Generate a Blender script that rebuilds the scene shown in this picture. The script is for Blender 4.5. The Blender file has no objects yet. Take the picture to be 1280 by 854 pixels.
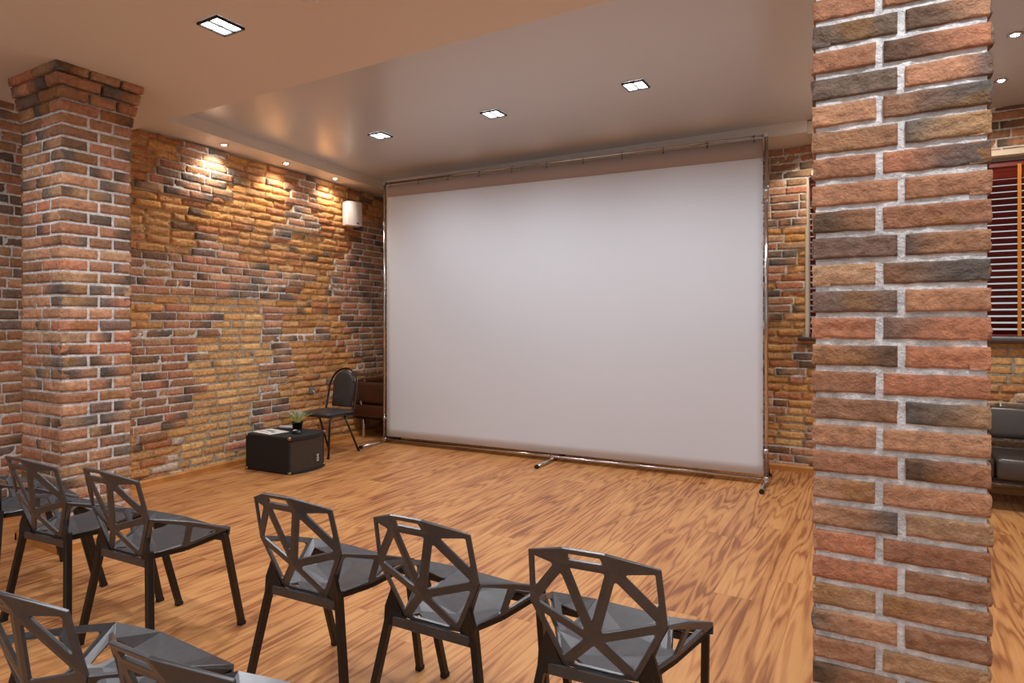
import bpy, bmesh, math, random
import numpy as np
from mathutils import Vector, Matrix, noise as mnoise

scene = bpy.context.scene
col = scene.collection
PI = math.pi

# ------------------------------------------------------------ camera, world, exposure
CAM_H = 1.44
YAW = 0.5236
cam_d = bpy.data.cameras.new('camera'); cam = bpy.data.objects.new('camera', cam_d); col.objects.link(cam)
cam.location = (0, 0, CAM_H); cam.rotation_euler = (PI/2, 0, YAW)
cam_d.sensor_width = 36; cam_d.lens = 797/1280*36; cam_d.shift_y = -23/1280; cam_d.clip_start = 0.05
scene.camera = cam
w = bpy.data.worlds.new('world'); scene.world = w; w.use_nodes = True
w.node_tree.nodes['Background'].inputs[0].default_value = (0.88, 0.95, 1.0, 1)
w.node_tree.nodes['Background'].inputs[1].default_value = 0.30
vs = scene.view_settings
vs.view_transform = 'Standard'; vs.look = 'None'; vs.gamma = 1; vs.use_curve_mapping = False
vs.exposure = 1.2
LAMP_W = (0.94, 0.97, 1.0)
PANE_STRENGTH = 5.0
LAMP_POWER = 27.0
SPOT_POWER = 10.0

# ------------------------------------------------------------ materials
def srgb(r, g, b):
    f = lambda c: ((c/255+0.055)/1.055)**2.4 if c/255 > 0.04045 else c/255/12.92
    return (f(r), f(g), f(b), 1)

def mat(name, color=(.8,.8,.8,1), rough=.5, metal=0, spec=.5, noise=None, bump=None, coat=0):
    m = bpy.data.materials.new(name); m.use_nodes = True
    nt = m.node_tree; N = nt.nodes; L = nt.links; b = N['Principled BSDF']
    b.inputs['Base Color'].default_value = color
    b.inputs['Roughness'].default_value = rough; b.inputs['Metallic'].default_value = metal
    b.inputs['Specular IOR Level'].default_value = spec
    b.inputs['Coat Weight'].default_value = coat
    tc = N.new('ShaderNodeTexCoord')
    if noise:                       # (scale, amount)
        n = N.new('ShaderNodeTexNoise'); n.inputs['Scale'].default_value = noise[0]; n.inputs['Detail'].default_value = 5
        L.new(tc.outputs['Object'], n.inputs['Vector'])
        r = N.new('ShaderNodeMapRange'); r.inputs[1].default_value = .3; r.inputs[2].default_value = .7
        r.inputs[3].default_value = 1-noise[1]; r.inputs[4].default_value = 1+noise[1]
        L.new(n.outputs[0], r.inputs[0])
        mx = N.new('ShaderNodeMix'); mx.data_type = 'RGBA'; mx.blend_type = 'MULTIPLY'; mx.inputs[0].default_value = 1
        mx.inputs[6].default_value = color
        cb = N.new('ShaderNodeCombineColor')
        for i in range(3): L.new(r.outputs[0], cb.inputs[i])
        L.new(cb.outputs[0], mx.inputs[7]); L.new(mx.outputs[2], b.inputs['Base Color'])
    if bump:                        # (scale, strength, distance)
        n = N.new('ShaderNodeTexNoise'); n.inputs['Scale'].default_value = bump[0]; n.inputs['Detail'].default_value = 6
        L.new(tc.outputs['Object'], n.inputs['Vector'])
        bp = N.new('ShaderNodeBump'); bp.inputs['Strength'].default_value = bump[1]; bp.inputs['Distance'].default_value = bump[2]
        L.new(n.outputs[0], bp.inputs['Height']); L.new(bp.outputs[0], b.inputs['Normal'])
    return m

def emit(name, color, s):
    m = bpy.data.materials.new(name); m.use_nodes = True; b = m.node_tree.nodes['Principled BSDF']
    b.inputs['Base Color'].default_value = (.8,.8,.8,1)
    b.inputs['Emission Color'].default_value = (*color[:3], 1); b.inputs['Emission Strength'].default_value = s
    return m

def brick_material():
    m = bpy.data.materials.new('brick_and_mortar'); m.use_nodes = True
    nt = m.node_tree; N = nt.nodes; L = nt.links; b = N['Principled BSDF']
    b.inputs['Roughness'].default_value = .82; b.inputs['Specular IOR Level'].default_value = .35
    at = N.new('ShaderNodeAttribute'); at.attribute_name = 'Col'
    tc = N.new('ShaderNodeTexCoord')
    def nz(sc, det=6, rough=.6):
        n = N.new('ShaderNodeTexNoise'); n.inputs['Scale'].default_value = sc; n.inputs['Detail'].default_value = det
        n.inputs['Roughness'].default_value = rough; L.new(tc.outputs['Object'], n.inputs['Vector']); return n
    n1 = nz(38); n2 = nz(130, 4); n3 = nz(22, 8, .7)
    r = N.new('ShaderNodeMapRange'); r.inputs[1].default_value = .28; r.inputs[2].default_value = .72
    r.inputs[3].default_value = .68; r.inputs[4].default_value = 1.3; L.new(n1.outputs[0], r.inputs[0])
    cb = N.new('ShaderNodeCombineColor')
    for i in range(3): L.new(r.outputs[0], cb.inputs[i])
    mx = N.new('ShaderNodeMix'); mx.data_type = 'RGBA'; mx.blend_type = 'MULTIPLY'; mx.inputs[0].default_value = 1
    L.new(at.outputs['Color'], mx.inputs[6]); L.new(cb.outputs[0], mx.inputs[7])
    # lime specks
    sp = N.new('ShaderNodeMapRange'); sp.inputs[1].default_value = .67; sp.inputs[2].default_value = .74; sp.inputs[3].default_value = 0; sp.inputs[4].default_value = .55
    L.new(n3.outputs[0], sp.inputs[0])
    m2 = N.new('ShaderNodeMix'); m2.data_type = 'RGBA'; L.new(sp.outputs[0], m2.inputs[0]); L.new(mx.outputs[2], m2.inputs[6])
    m2.inputs[7].default_value = srgb(200, 188, 174)
    L.new(m2.outputs[2], b.inputs['Base Color'])
    ad = N.new('ShaderNodeMath'); ad.operation = 'MULTIPLY_ADD'; L.new(n2.outputs[0], ad.inputs[0]); ad.inputs[1].default_value = .35; L.new(n1.outputs[0], ad.inputs[2])
    bp = N.new('ShaderNodeBump'); bp.inputs['Strength'].default_value = .9; bp.inputs['Distance'].default_value = .017
    L.new(ad.outputs[0], bp.inputs['Height']); L.new(bp.outputs[0], b.inputs['Normal'])
    return m

def wood_floor_material():
    m = bpy.data.materials.new('laminate_planks'); m.use_nodes = True
    nt = m.node_tree; N = nt.nodes; L = nt.links; b = N['Principled BSDF']
    def mth(op, a, c=None, d=None):
        n = N.new('ShaderNodeMath'); n.operation = op
        for i, v in enumerate((a, c, d)):
            if v is None: continue
            if isinstance(v, (int, float)): n.inputs[i].default_value = v
            else: L.new(v, n.inputs[i])
        return n.outputs[0]
    tc = N.new('ShaderNodeTexCoord'); sx = N.new('ShaderNodeSeparateXYZ'); L.new(tc.outputs['Object'], sx.inputs[0])
    x, y = sx.outputs[0], sx.outputs[1]
    px = mth('DIVIDE', x, .193); ix = mth('FLOOR', px); fx = mth('SUBTRACT', px, ix)
    wn = N.new('ShaderNodeTexWhiteNoise'); wn.noise_dimensions = '1D'; L.new(ix, wn.inputs['W'])
    py = mth('ADD', mth('DIVIDE', y, 1.29), wn.outputs[0]); iy = mth('FLOOR', py); fy = mth('SUBTRACT', py, iy)
    cid = N.new('ShaderNodeCombineXYZ'); L.new(ix, cid.inputs[0]); L.new(iy, cid.inputs[1])
    wn2 = N.new('ShaderNodeTexWhiteNoise'); L.new(cid.outputs[0], wn2.inputs['Vector'])
    off = mth('MULTIPLY', wn2.outputs[0], 30)
    # wavy grain: contours of a stretched noise
    v1 = N.new('ShaderNodeCombineXYZ'); L.new(mth('MULTIPLY', x, 7.5), v1.inputs[0]); L.new(mth('MULTIPLY', y, .62), v1.inputs[1]); L.new(off, v1.inputs[2])
    n1 = N.new('ShaderNodeTexNoise'); n1.inputs['Scale'].default_value = 1; n1.inputs['Detail'].default_value = 2.5; n1.inputs['Roughness'].default_value = .45
    n1.inputs['Distortion'].default_value = .3
    L.new(v1.outputs[0], n1.inputs['Vector'])
    ring = mth('SINE', mth('MULTIPLY', n1.outputs[0], 62))
    ring = mth('MULTIPLY_ADD', ring, .5, .5); ring = mth('POWER', ring, 1.7)
    v2 = N.new('ShaderNodeCombineXYZ'); L.new(mth('MULTIPLY', x, 110), v2.inputs[0]); L.new(mth('MULTIPLY', y, 5), v2.inputs[1]); L.new(off, v2.inputs[2])
    n2 = N.new('ShaderNodeTexNoise'); n2.inputs['Scale'].default_value = 1; n2.inputs['Detail'].default_value = 4
    L.new(v2.outputs[0], n2.inputs['Vector'])
    v3 = N.new('ShaderNodeCombineXYZ'); L.new(mth('MULTIPLY', x, 5), v3.inputs[0]); L.new(mth('MULTIPLY', y, 1.1), v3.inputs[1]); L.new(off, v3.inputs[2])
    n3 = N.new('ShaderNodeTexNoise'); n3.inputs['Scale'].default_value = 1; n3.inputs['Detail'].default_value = 3
    L.new(v3.outputs[0], n3.inputs['Vector'])
    fac = mth('ADD', mth('MULTIPLY', ring, .26), mth('ADD', mth('MULTIPLY', n2.outputs[0], .38), mth('MULTIPLY', n3.outputs[0], .62)))
    fac = mth('ADD', fac, mth('MULTIPLY', mth('SUBTRACT', wn2.outputs[0], .5), .10))
    cr = N.new('ShaderNodeValToRGB'); e = cr.color_ramp.elements
    e[0].position = .40; e[0].color = srgb(214, 157, 100); e[1].position = 1.0; e[1].color = srgb(112, 70, 44)
    k = e.new(.62); k.color = srgb(194, 134, 82); k = e.new(.80); k.color = srgb(156, 98, 60)
    L.new(fac, cr.inputs[0])
    # seams
    s1 = mth('LESS_THAN', mth('MINIMUM', fx, mth('SUBTRACT', 1, fx)), .006)
    s2 = mth('LESS_THAN', mth('MINIMUM', fy, mth('SUBTRACT', 1, fy)), .0012)
    s = mth('MULTIPLY', mth('MAXIMUM', s1, s2), .35)
    mx = N.new('ShaderNodeMix'); mx.data_type = 'RGBA'; L.new(s, mx.inputs[0]); L.new(cr.outputs[0], mx.inputs[6]); mx.inputs[7].default_value = srgb(95, 60, 38)
    L.new(mx.outputs[2], b.inputs['Base Color'])
    b.inputs['Roughness'].default_value = .42; b.inputs['Specular IOR Level'].default_value = .4
    return m

M = {}
M['brick'] = brick_material()
M['floor'] = wood_floor_material()
M['ceil_main'] = mat('warm_ceiling_paint', srgb(232, 226, 219), .5, spec=.3)
M['ceil_high'] = mat('satin_stretch_ceiling', srgb(210, 217, 226), .27, spec=.9)
M['plaster'] = mat('beige_plaster', srgb(205, 192, 172), .6, bump=(60, .2, .002))
M['wood_trim'] = mat('golden_wood_trim', srgb(196, 134, 70), .45, noise=(9, .18))
M['black'] = mat('black_lacquered_aluminium', srgb(86, 86, 89), .32, metal=.4, spec=.5, noise=(30, .1))
M['leg_black'] = mat('black_powder_coat', srgb(24, 21, 20), .38, noise=(60, .25))
M['foot'] = mat('black_rubber', srgb(22, 21, 20), .7)
M['chrome'] = mat('polished_chrome', srgb(205, 205, 208), .16, metal=1)
M['screen'] = mat('white_projection_fabric', srgb(212, 217, 226), .75, spec=.2)
M['shade_strip'] = mat('shaded_screen_fabric', srgb(172, 161, 157), .7, spec=.2)  # darker colour stands in for the unlit top of the screen fabric
M['darkmetal'] = mat('dark_metal', srgb(38, 36, 34), .4, metal=.6)
M['carpet'] = mat('black_speaker_carpet', srgb(34, 33, 34), .85, noise=(160, .4), bump=(220, .5, .003))
M['grille'] = mat('dark_grille_cloth', srgb(62, 50, 42), .7, noise=(240, .3), bump=(300, .3, .002))
M['steel'] = mat('worn_brass_steel', srgb(190, 170, 130), .3, metal=1)
M['logo'] = mat('silver_badge', srgb(200, 198, 200), .35)
M['white_plastic'] = mat('white_plastic', srgb(232, 226, 224), .4)
M['grey_plastic'] = mat('grey_plastic', srgb(120, 116, 114), .5)
M['leatherette'] = mat('charcoal_leatherette', srgb(58, 57, 58), .38, bump=(220, .25, .002), noise=(14, .15))
M['tube'] = mat('black_gloss_tube', srgb(24, 24, 26), .22, spec=.7)
M['sofa_brown'] = mat('dark_brown_leather', srgb(70, 38, 26), .33, spec=.6, noise=(6, .12))
M['sofa_black'] = mat('dark_grey_brown_leather', srgb(62, 54, 50), .3, spec=.7, noise=(6, .1))
M['slat'] = mat('red_mahogany_slats', srgb(112, 34, 26), .4, noise=(12, .2))
M['tape'] = mat('ochre_ladder_tape', srgb(206, 130, 40), .7, noise=(90, .15))
M['sill'] = mat('dark_brown_sill', srgb(66, 40, 32), .4, noise=(10, .2))
M['pvc'] = mat('white_window_frame', srgb(225, 225, 225), .4)
M['paper'] = mat('white_paper', srgb(235, 235, 235), .7)
M['ink'] = mat('grey_print', srgb(130, 135, 145), .7)
M['pot'] = mat('black_plant_pot', srgb(26, 26, 28), .4)
M['soil'] = mat('dark_soil', srgb(50, 38, 28), .95, bump=(200, .6, .004))
M['leaf_grey'] = mat('silvery_green_leaf', srgb(190, 200, 188), .6, noise=(60, .2))
M['leaf_green'] = mat('yellow_green_leaf', srgb(200, 212, 110), .6, noise=(60, .2))
M['pane'] = emit('lamp_pane_glow', LAMP_W, PANE_STRENGTH)
M['bulb'] = emit('spot_bulb_glow', (1, .96, .9), 40)
g = bpy.data.materials.new('window_glass'); g.use_nodes = True; gb = g.node_tree.nodes['Principled BSDF']
gb.inputs['Transmission Weight'].default_value = 1; gb.inputs['Roughness'].default_value = .02; gb.inputs['IOR'].default_value = 1.05
M['glass'] = g

# ------------------------------------------------------------ object helpers
def link_mesh(name, me, m, parent=None, smooth=False):
    o = bpy.data.objects.new(name, me); col.objects.link(o)
    if m is not None and not me.materials: me.materials.append(m)
    if parent is not None: o.parent = parent
    if smooth:
        me.polygons.foreach_set('use_smooth', [True]*len(me.polygons))
    return o

class MB:
    """collects shapes into one mesh"""
    def __init__(s): s.bm = bmesh.new()
    def box(s, c, size, rot=None, bevel=0, seg=2):
        r = bmesh.ops.create_cube(s.bm, size=1); vs_ = r['verts']
        mt = Matrix.Translation(c) @ (rot.to_4x4() if rot else Matrix.Identity(4)) @ Matrix.Diagonal((*size, 1))
        bmesh.ops.transform(s.bm, matrix=mt, verts=vs_)
        if bevel:
            es = list({e for v in vs_ for e in v.link_edges})
            bmesh.ops.bevel(s.bm, geom=es, offset=bevel, segments=seg, affect='EDGES', profile=.5)
        return s
    def beam(s, a, b, wx, wy, up=(0,0,1), bevel=0, taper=1.0):
        a = Vector(a); b = Vector(b); d = b-a; z = d.normalized(); x = z.cross(Vector(up))
        if x.length < 1e-4: x = Vector((1,0,0))
        x.normalize(); y = z.cross(x)
        v = []
        for p, k in ((a, 1), (b, taper)):
            for sx, sy in ((-1,-1),(1,-1),(1,1),(-1,1)):
                v.append(s.bm.verts.new(p + x*sx*wx/2*k + y*sy*wy/2*k))
        f = [s.bm.faces.new(v[:4][::-1]), s.bm.faces.new(v[4:])]
        for i in range(4): f.append(s.bm.faces.new((v[i], v[(i+1)%4], v[4+(i+1)%4], v[4+i])))
        if bevel:
            es = list({e for q in v for e in q.link_edges})
            bmesh.ops.bevel(s.bm, geom=es, offset=bevel, segments=1, affect='EDGES')
        return s
    def tube(s, pts, r, n=12, caps=True):
        pts = [Vector(p) for p in pts]; rings = []
        rr = r if isinstance(r, (list, tuple)) else [r]*len(pts)
        ref = None
        for i, p in enumerate(pts):
            if i == 0: t = pts[1]-pts[0]
            elif i == len(pts)-1: t = pts[-1]-pts[-2]
            else: t = (pts[i+1]-p).normalized() + (p-pts[i-1]).normalized()
            t.normalize()
            if ref is None:
                ref = t.cross(Vector((0,0,1)))
                if ref.length < .1: ref = t.cross(Vector((1,0,0)))
            ref = (ref - t*ref.dot(t)).normalized(); q = t.cross(ref)
            rings.append([s.bm.verts.new(p + (ref*math.cos(2*PI*k/n) + q*math.sin(2*PI*k/n))*rr[i]) for k in range(n)])
        for a, b in zip(rings, rings[1:]):
            for k in range(n):
                f = s.bm.faces.new((a[k], a[(k+1)%n], b[(k+1)%n], b[k])); f.smooth = True
        if caps: s.bm.faces.new(rings[0][::-1]); s.bm.faces.new(rings[-1])
        return s
    def lathe(s, prof, c=(0,0,0), n=24):
        c = Vector(c); rings = [[s.bm.verts.new(c+Vector((r*math.cos(2*PI*k/n), r*math.sin(2*PI*k/n), z))) for k in range(n)] for r, z in prof]
        for a, b in zip(rings, rings[1:]):
            for k in range(n):
                f = s.bm.faces.new((a[k], a[(k+1)%n], b[(k+1)%n], b[k])); f.smooth = True
        s.bm.faces.new(rings[0][::-1]); s.bm.faces.new(rings[-1])
        return s
    def prism(s, poly, z0, z1, mt=None):
        a = [s.bm.verts.new((x, y, z0)) for x, y in poly]; b = [s.bm.verts.new((x, y, z1)) for x, y in poly]
        s.bm.faces.new(a[::-1]); s.bm.faces.new(b); n = len(poly)
        for i in range(n): s.bm.faces.new((a[i], a[(i+1)%n], b[(i+1)%n], b[i]))
        if mt is not None: bmesh.ops.transform(s.bm, matrix=mt, verts=a+b)
        return s
    def build(s, name, m, parent=None):
        bmesh.ops.recalc_face_normals(s.bm, faces=s.bm.faces)
        me = bpy.data.meshes.new(name); s.bm.to_mesh(me); s.bm.free()
        return link_mesh(name, me, m, parent)

def empty(name, loc=(0,0,0), rz=0):
    o = bpy.data.objects.new(name, None); col.objects.link(o); o.location = loc; o.rotation_euler = (0,0,rz); o.empty_display_size = .1
    return o
def tag(o, label=None, cat=None, group=None, kind=None):
    if label: o['label'] = label
    if cat: o['category'] = cat
    if group: o['group'] = group
    if kind: o['kind'] = kind
    return o
def copy_tree(o, parent=None):
    c = o.copy(); col.objects.link(c)
    if parent is not None: c.parent = parent
    for ch in [x for x in bpy.data.objects if x.parent == o]: copy_tree(ch, c)
    return c
def struct(o, label=None): o['kind'] = 'structure'; 
def arc(cx, cy, r, a0, a1, n): return [(cx+r*math.cos(a0+(a1-a0)*i/n), cy+r*math.sin(a0+(a1-a0)*i/n)) for i in range(n+1)]

# ------------------------------------------------------------ brickwork generator
def _h(ix, iy, iz, s):
    h = (ix.astype(np.int64)*374761393 + iy.astype(np.int64)*668265263 + iz.astype(np.int64)*2147483647 + s*974634777) & 0xffffffff
    h = ((h ^ (h >> 13))*1274126177) & 0xffffffff
    h = (h ^ (h >> 16)) & 0xffffff
    return h/float(0xffffff)
def vnoise(x, y, z, s=0):
    x0 = np.floor(x); y0 = np.floor(y); z0 = np.floor(z); fx = x-x0; fy = y-y0; fz = z-z0
    fx = fx*fx*(3-2*fx); fy = fy*fy*(3-2*fy); fz = fz*fz*(3-2*fz); r = 0
    for dx in (0,1):
        for dy in (0,1):
            for dz in (0,1):
                wgt = (fx if dx else 1-fx)*(fy if dy else 1-fy)*(fz if dz else 1-fz)
                r = r + wgt*_h(x0+dx, y0+dy, z0+dz, s)
    return r*2-1

def inpoly(poly, x, y):
    c = False; n = len(poly); j = n-1
    for i in range(n):
        xi, yi = poly[i]; xj, yj = poly[j]
        if (yi > y) != (yj > y) and x < (xj-xi)*(y-yi)/(yj-yi)+xi: c = not c
        j = i
    return c

NEW_PAL = [(194,142,110),(184,132,102),(204,154,120),(176,132,100),(192,144,112),(184,146,110),(168,126,98),(196,156,122),(202,138,106)]
OLD_PAL = [(218,162,104),(208,150,94),(226,170,110),(200,136,88),(216,164,114),(194,132,92),(222,164,98)]
FLAT_PAL = [(232,182,122),(224,172,112),(238,192,130),(218,164,106),(228,178,120)]
DARKS = [(84,82,80),(100,98,95),(112,108,103),(92,78,66)]
MORT = {0: (222,219,215), 1: (176,168,150), 2: (200,172,126), 3: (236,236,238)}
DEPTH = {0: .018, 1: .0, 2: .002, 3: .018}
def lin(c): return np.array(srgb(*c)[:3])

class Bricks:
    def __init__(s, nu, nv): s.nu = nu; s.nv = nv; s.V = []; s.F = []; s.C = []; s.n = 0
    def add(s, V, F, C):
        s.V.append(V); s.F.append(F+s.n); s.C.append(C); s.n += len(V)
    def brick(s, O, U, Nn, u0, u1, z0, z1, typ, rng, base=None, dark=None, push0=0, push1=0, Wd=None):
        nu = max(3, int(round(s.nu*(u1-u0)/.25))); nv = s.nv
        i = np.arange(nu+3); j = np.arange(nv+3)
        a = np.clip(i-1, 0, nu)/nu; b = np.clip(j-1, 0, nv)/nv
        A, B = np.meshgrid(a, b); ringm = np.zeros_like(A, bool); ringm[0,:] = ringm[-1,:] = True; ringm[:,0] = ringm[:,-1] = True
        uu = u0+(u1-u0)*A; zz = z0+(z1-z0)*B
        sd = rng.randrange(1000)
        old = typ == 2
        amp = .009 if old else .003
        e = .005 if old else .0022
        du = vnoise(uu*28, zz*28, uu*0+sd*.37, 1)*e; dz = vnoise(uu*28, zz*28, uu*0+sd*.71, 2)*e
        r = .014 if old else .005
        ed = np.minimum(np.minimum(uu-u0, u1-uu), np.minimum(zz-z0, z1-zz)); ed = np.clip(ed/r, 0, 1)
        dep = DEPTH[typ] + rng.uniform(-.003, .003)*(3 if old else 1)
        dep = dep + amp*vnoise(uu*22, zz*45, uu*0+sd, 3) + amp*.5*vnoise(uu*70, zz*90, uu*0+sd, 4)
        dep = dep - r*.6*(1-ed)**2
        tilt = rng.uniform(-.012, .012)*(2 if old else 1); dep = dep + tilt*(uu-(u0+u1)/2)
        dep = np.where(ringm, -.03, dep)
        if push1 or push0:
            dep = dep + push0 + (push1-push0)*B
        P = O + (uu+du)[...,None]*U + (zz+dz)[...,None]*np.array([0,0,1.]) + dep[...,None]*Nn
        h, wd = A.shape; idx = np.arange(h*wd).reshape(h, wd)
        F = np.stack([idx[:-1,:-1], idx[:-1,1:], idx[1:,1:], idx[1:,:-1]], -1).reshape(-1, 4)
        if base is None:
            pal = {0: NEW_PAL, 3: NEW_PAL, 1: FLAT_PAL, 2: OLD_PAL}[typ]
            base = lin(pal[rng.randrange(len(pal))])
            base = base*rng.uniform(.85, 1.12)
        C = np.ones((h, wd, 4)); C[..., :3] = base
        n = vnoise(uu*14, zz*30, uu*0+sd*1.3, 5)[..., None]
        C[..., :3] *= 1+.16*n
        pd = {0: .42, 3: .5, 1: .04, 2: .10}[typ]
        if dark is None: dark = rng.random() < pd
        if dark:
            dk = lin(DARKS[rng.randrange(len(DARKS))]); end = rng.random()
            t = A if end < .5 else 1-A
            lim = rng.uniform(.3, .8)
            k = 1/(1+np.exp(-(lim - t + .18*vnoise(uu*12, zz*20, uu*0+sd*2.1, 6))*-9)) if rng.random() < .85 else np.full_like(A, .8)
            k = (k*.9)[..., None]
            C[..., :3] = C[..., :3]*(1-k) + dk*k
        if rng.random() < .3 and typ in (0, 3):
            k = np.clip((vnoise(uu*10, zz*10, uu*0+sd*3.3, 7)-.1)*1.5, 0, .5)[..., None]
            C[..., :3] = C[..., :3]*(1-k) + lin((156,112,58))*k
        C[ringm[...,], :3] *= 1.0
        s.add(P.reshape(-1, 3), F, C.reshape(-1, 4))
    def sheet(s, O, U, Nn, W, H, typf, step=.025, push=None, z0=0, dfun=None):
        nu = int(W/step)+1; nv = int((H-z0)/step)+1
        a = np.linspace(0, W, nu); b = np.linspace(z0, H, nv); A, B = np.meshgrid(a, b)
        T = np.array([[typf(x, y) for x in a] for y in b])
        dep = np.select([T==0, T==1, T==2, T==3], [DEPTH[0]-.006, -.006, -.016, DEPTH[3]-.0065])
        dep = dep + .002*vnoise(A*40, B*40, A*0+7, 8) + np.where(T==2, .006, 0)*vnoise(A*25, B*25, A*0, 9)
        if push is not None: dep = dep + push(B)
        P = O + A[...,None]*U + B[...,None]*np.array([0,0,1.]) + dep[...,None]*Nn
        C = np.ones((nv, nu, 4)); mc = np.array([lin(MORT[k]) for k in range(4)])
        C[..., :3] = mc[T]*(1+.12*vnoise(A*18, B*18, A*0+3, 10)[...,None])
        idx = np.arange(nv*nu).reshape(nv, nu)
        F = np.stack([idx[:-1,:-1], idx[:-1,1:], idx[1:,1:], idx[1:,:-1]], -1).reshape(-1, 4)
        if dfun is not None:
            keep = np.array([dfun((A.flat[f[0]]+A.flat[f[2]])/2, (B.flat[f[0]]+B.flat[f[2]])/2) for f in F]); F = F[keep]
        s.add(P.reshape(-1, 3), F, C.reshape(-1, 4))
    def build(s, name):
        V = np.concatenate(s.V); F = np.concatenate(s.F); C = np.concatenate(s.C)
        me = bpy.data.meshes.new(name)
        me.vertices.add(len(V)); me.vertices.foreach_set('co', V.astype(np.float32).ravel())
        me.loops.add(len(F)*4); me.loops.foreach_set('vertex_index', F.astype(np.int32).ravel())
        me.polygons.add(len(F)); me.polygons.foreach_set('loop_start', np.arange(0, len(F)*4, 4, dtype=np.int32))
        me.update(calc_edges=True); me.validate()
        ca = me.color_attributes.new('Col', 'FLOAT_COLOR', 'POINT'); ca.data.foreach_set('color', C.astype(np.float32).ravel())
        me.materials.append(M['brick'])
        me.polygons.foreach_set('use_smooth', [True]*len(F))
        o = bpy.data.objects.new(name, me); col.objects.link(o)
        return o

def brick_wall(name, O, U, Nn, W, z_top, typf, seed, holes=(), nu=9, nv=4, course=.077, blen=.262, step=.022, white=None):
    """straight wall: U runs right as seen from the room, N towards the room"""
    rng = random.Random(seed); B = Bricks(nu, nv); O = np.array(O, float); U = np.array(U, float); Nn = np.array(Nn, float)
    nz = int(math.ceil(z_top/course)); rows = {}
    for r in range(nz):
        z0 = r*course+.0075; z1 = min((r+1)*course-.0075, z_top)
        if z1-z0 < .02: continue
        u = -rng.uniform(0, .05) - (blen/2 if r % 2 else 0)
        while u < W:
            L_ = blen*rng.uniform(.92, 1.06)
            if rng.random() < .12: L_ *= .5
            a = max(u, 0)+.006; b = min(u+L_, W)-.006; u += L_
            if b-a < .03: continue
            cu = (a+b)/2; cz = (z0+z1)/2
            segs = [(a, b)]
            for (h0, h1, hz0, hz1) in holes:
                if hz0-.02 < cz < hz1+.02:
                    ns = []
                    for (p, q) in segs:
                        if q <= h0 or p >= h1: ns.append((p, q)); continue
                        if p < h0: ns.append((p, h0))
                        if q > h1: ns.append((h1, q))
                    segs = ns
            for (p, q) in segs:
                if q-p < .03: continue
                t = typf((p+q)/2, cz)
                rows.setdefault(r, []).append((q+.006, t))
                if t == 1: dv = .004
                elif t == 2: dv = rng.uniform(-.002, .004)
                else: dv = 0
                wb = None
                if white and inpoly(white, (p+q)/2, cz) and rng.random() < .75: wb = lin((224,206,190))*rng.uniform(.8, 1.05)
                B.brick(O, U, Nn, p+dv, q-dv, z0+dv*.6, z1-dv*.6, t, rng, wb, False if wb is not None else None)
    inside = lambda x, y: not any(h0 < x < h1 and hz0 < y < hz1 for (h0, h1, hz0, hz1) in holes)
    def near(u, z):
        rw = rows.get(min(max(int((z+.004)/course), 0), nz-1)) or [(9, 2)]
        for e_, t in rw:
            if u <= e_: return t
        return rw[-1][1]
    B.sheet(O, U, Nn, W, z_top, near, step, dfun=inside if holes else None)
    return B.build(name)

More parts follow.
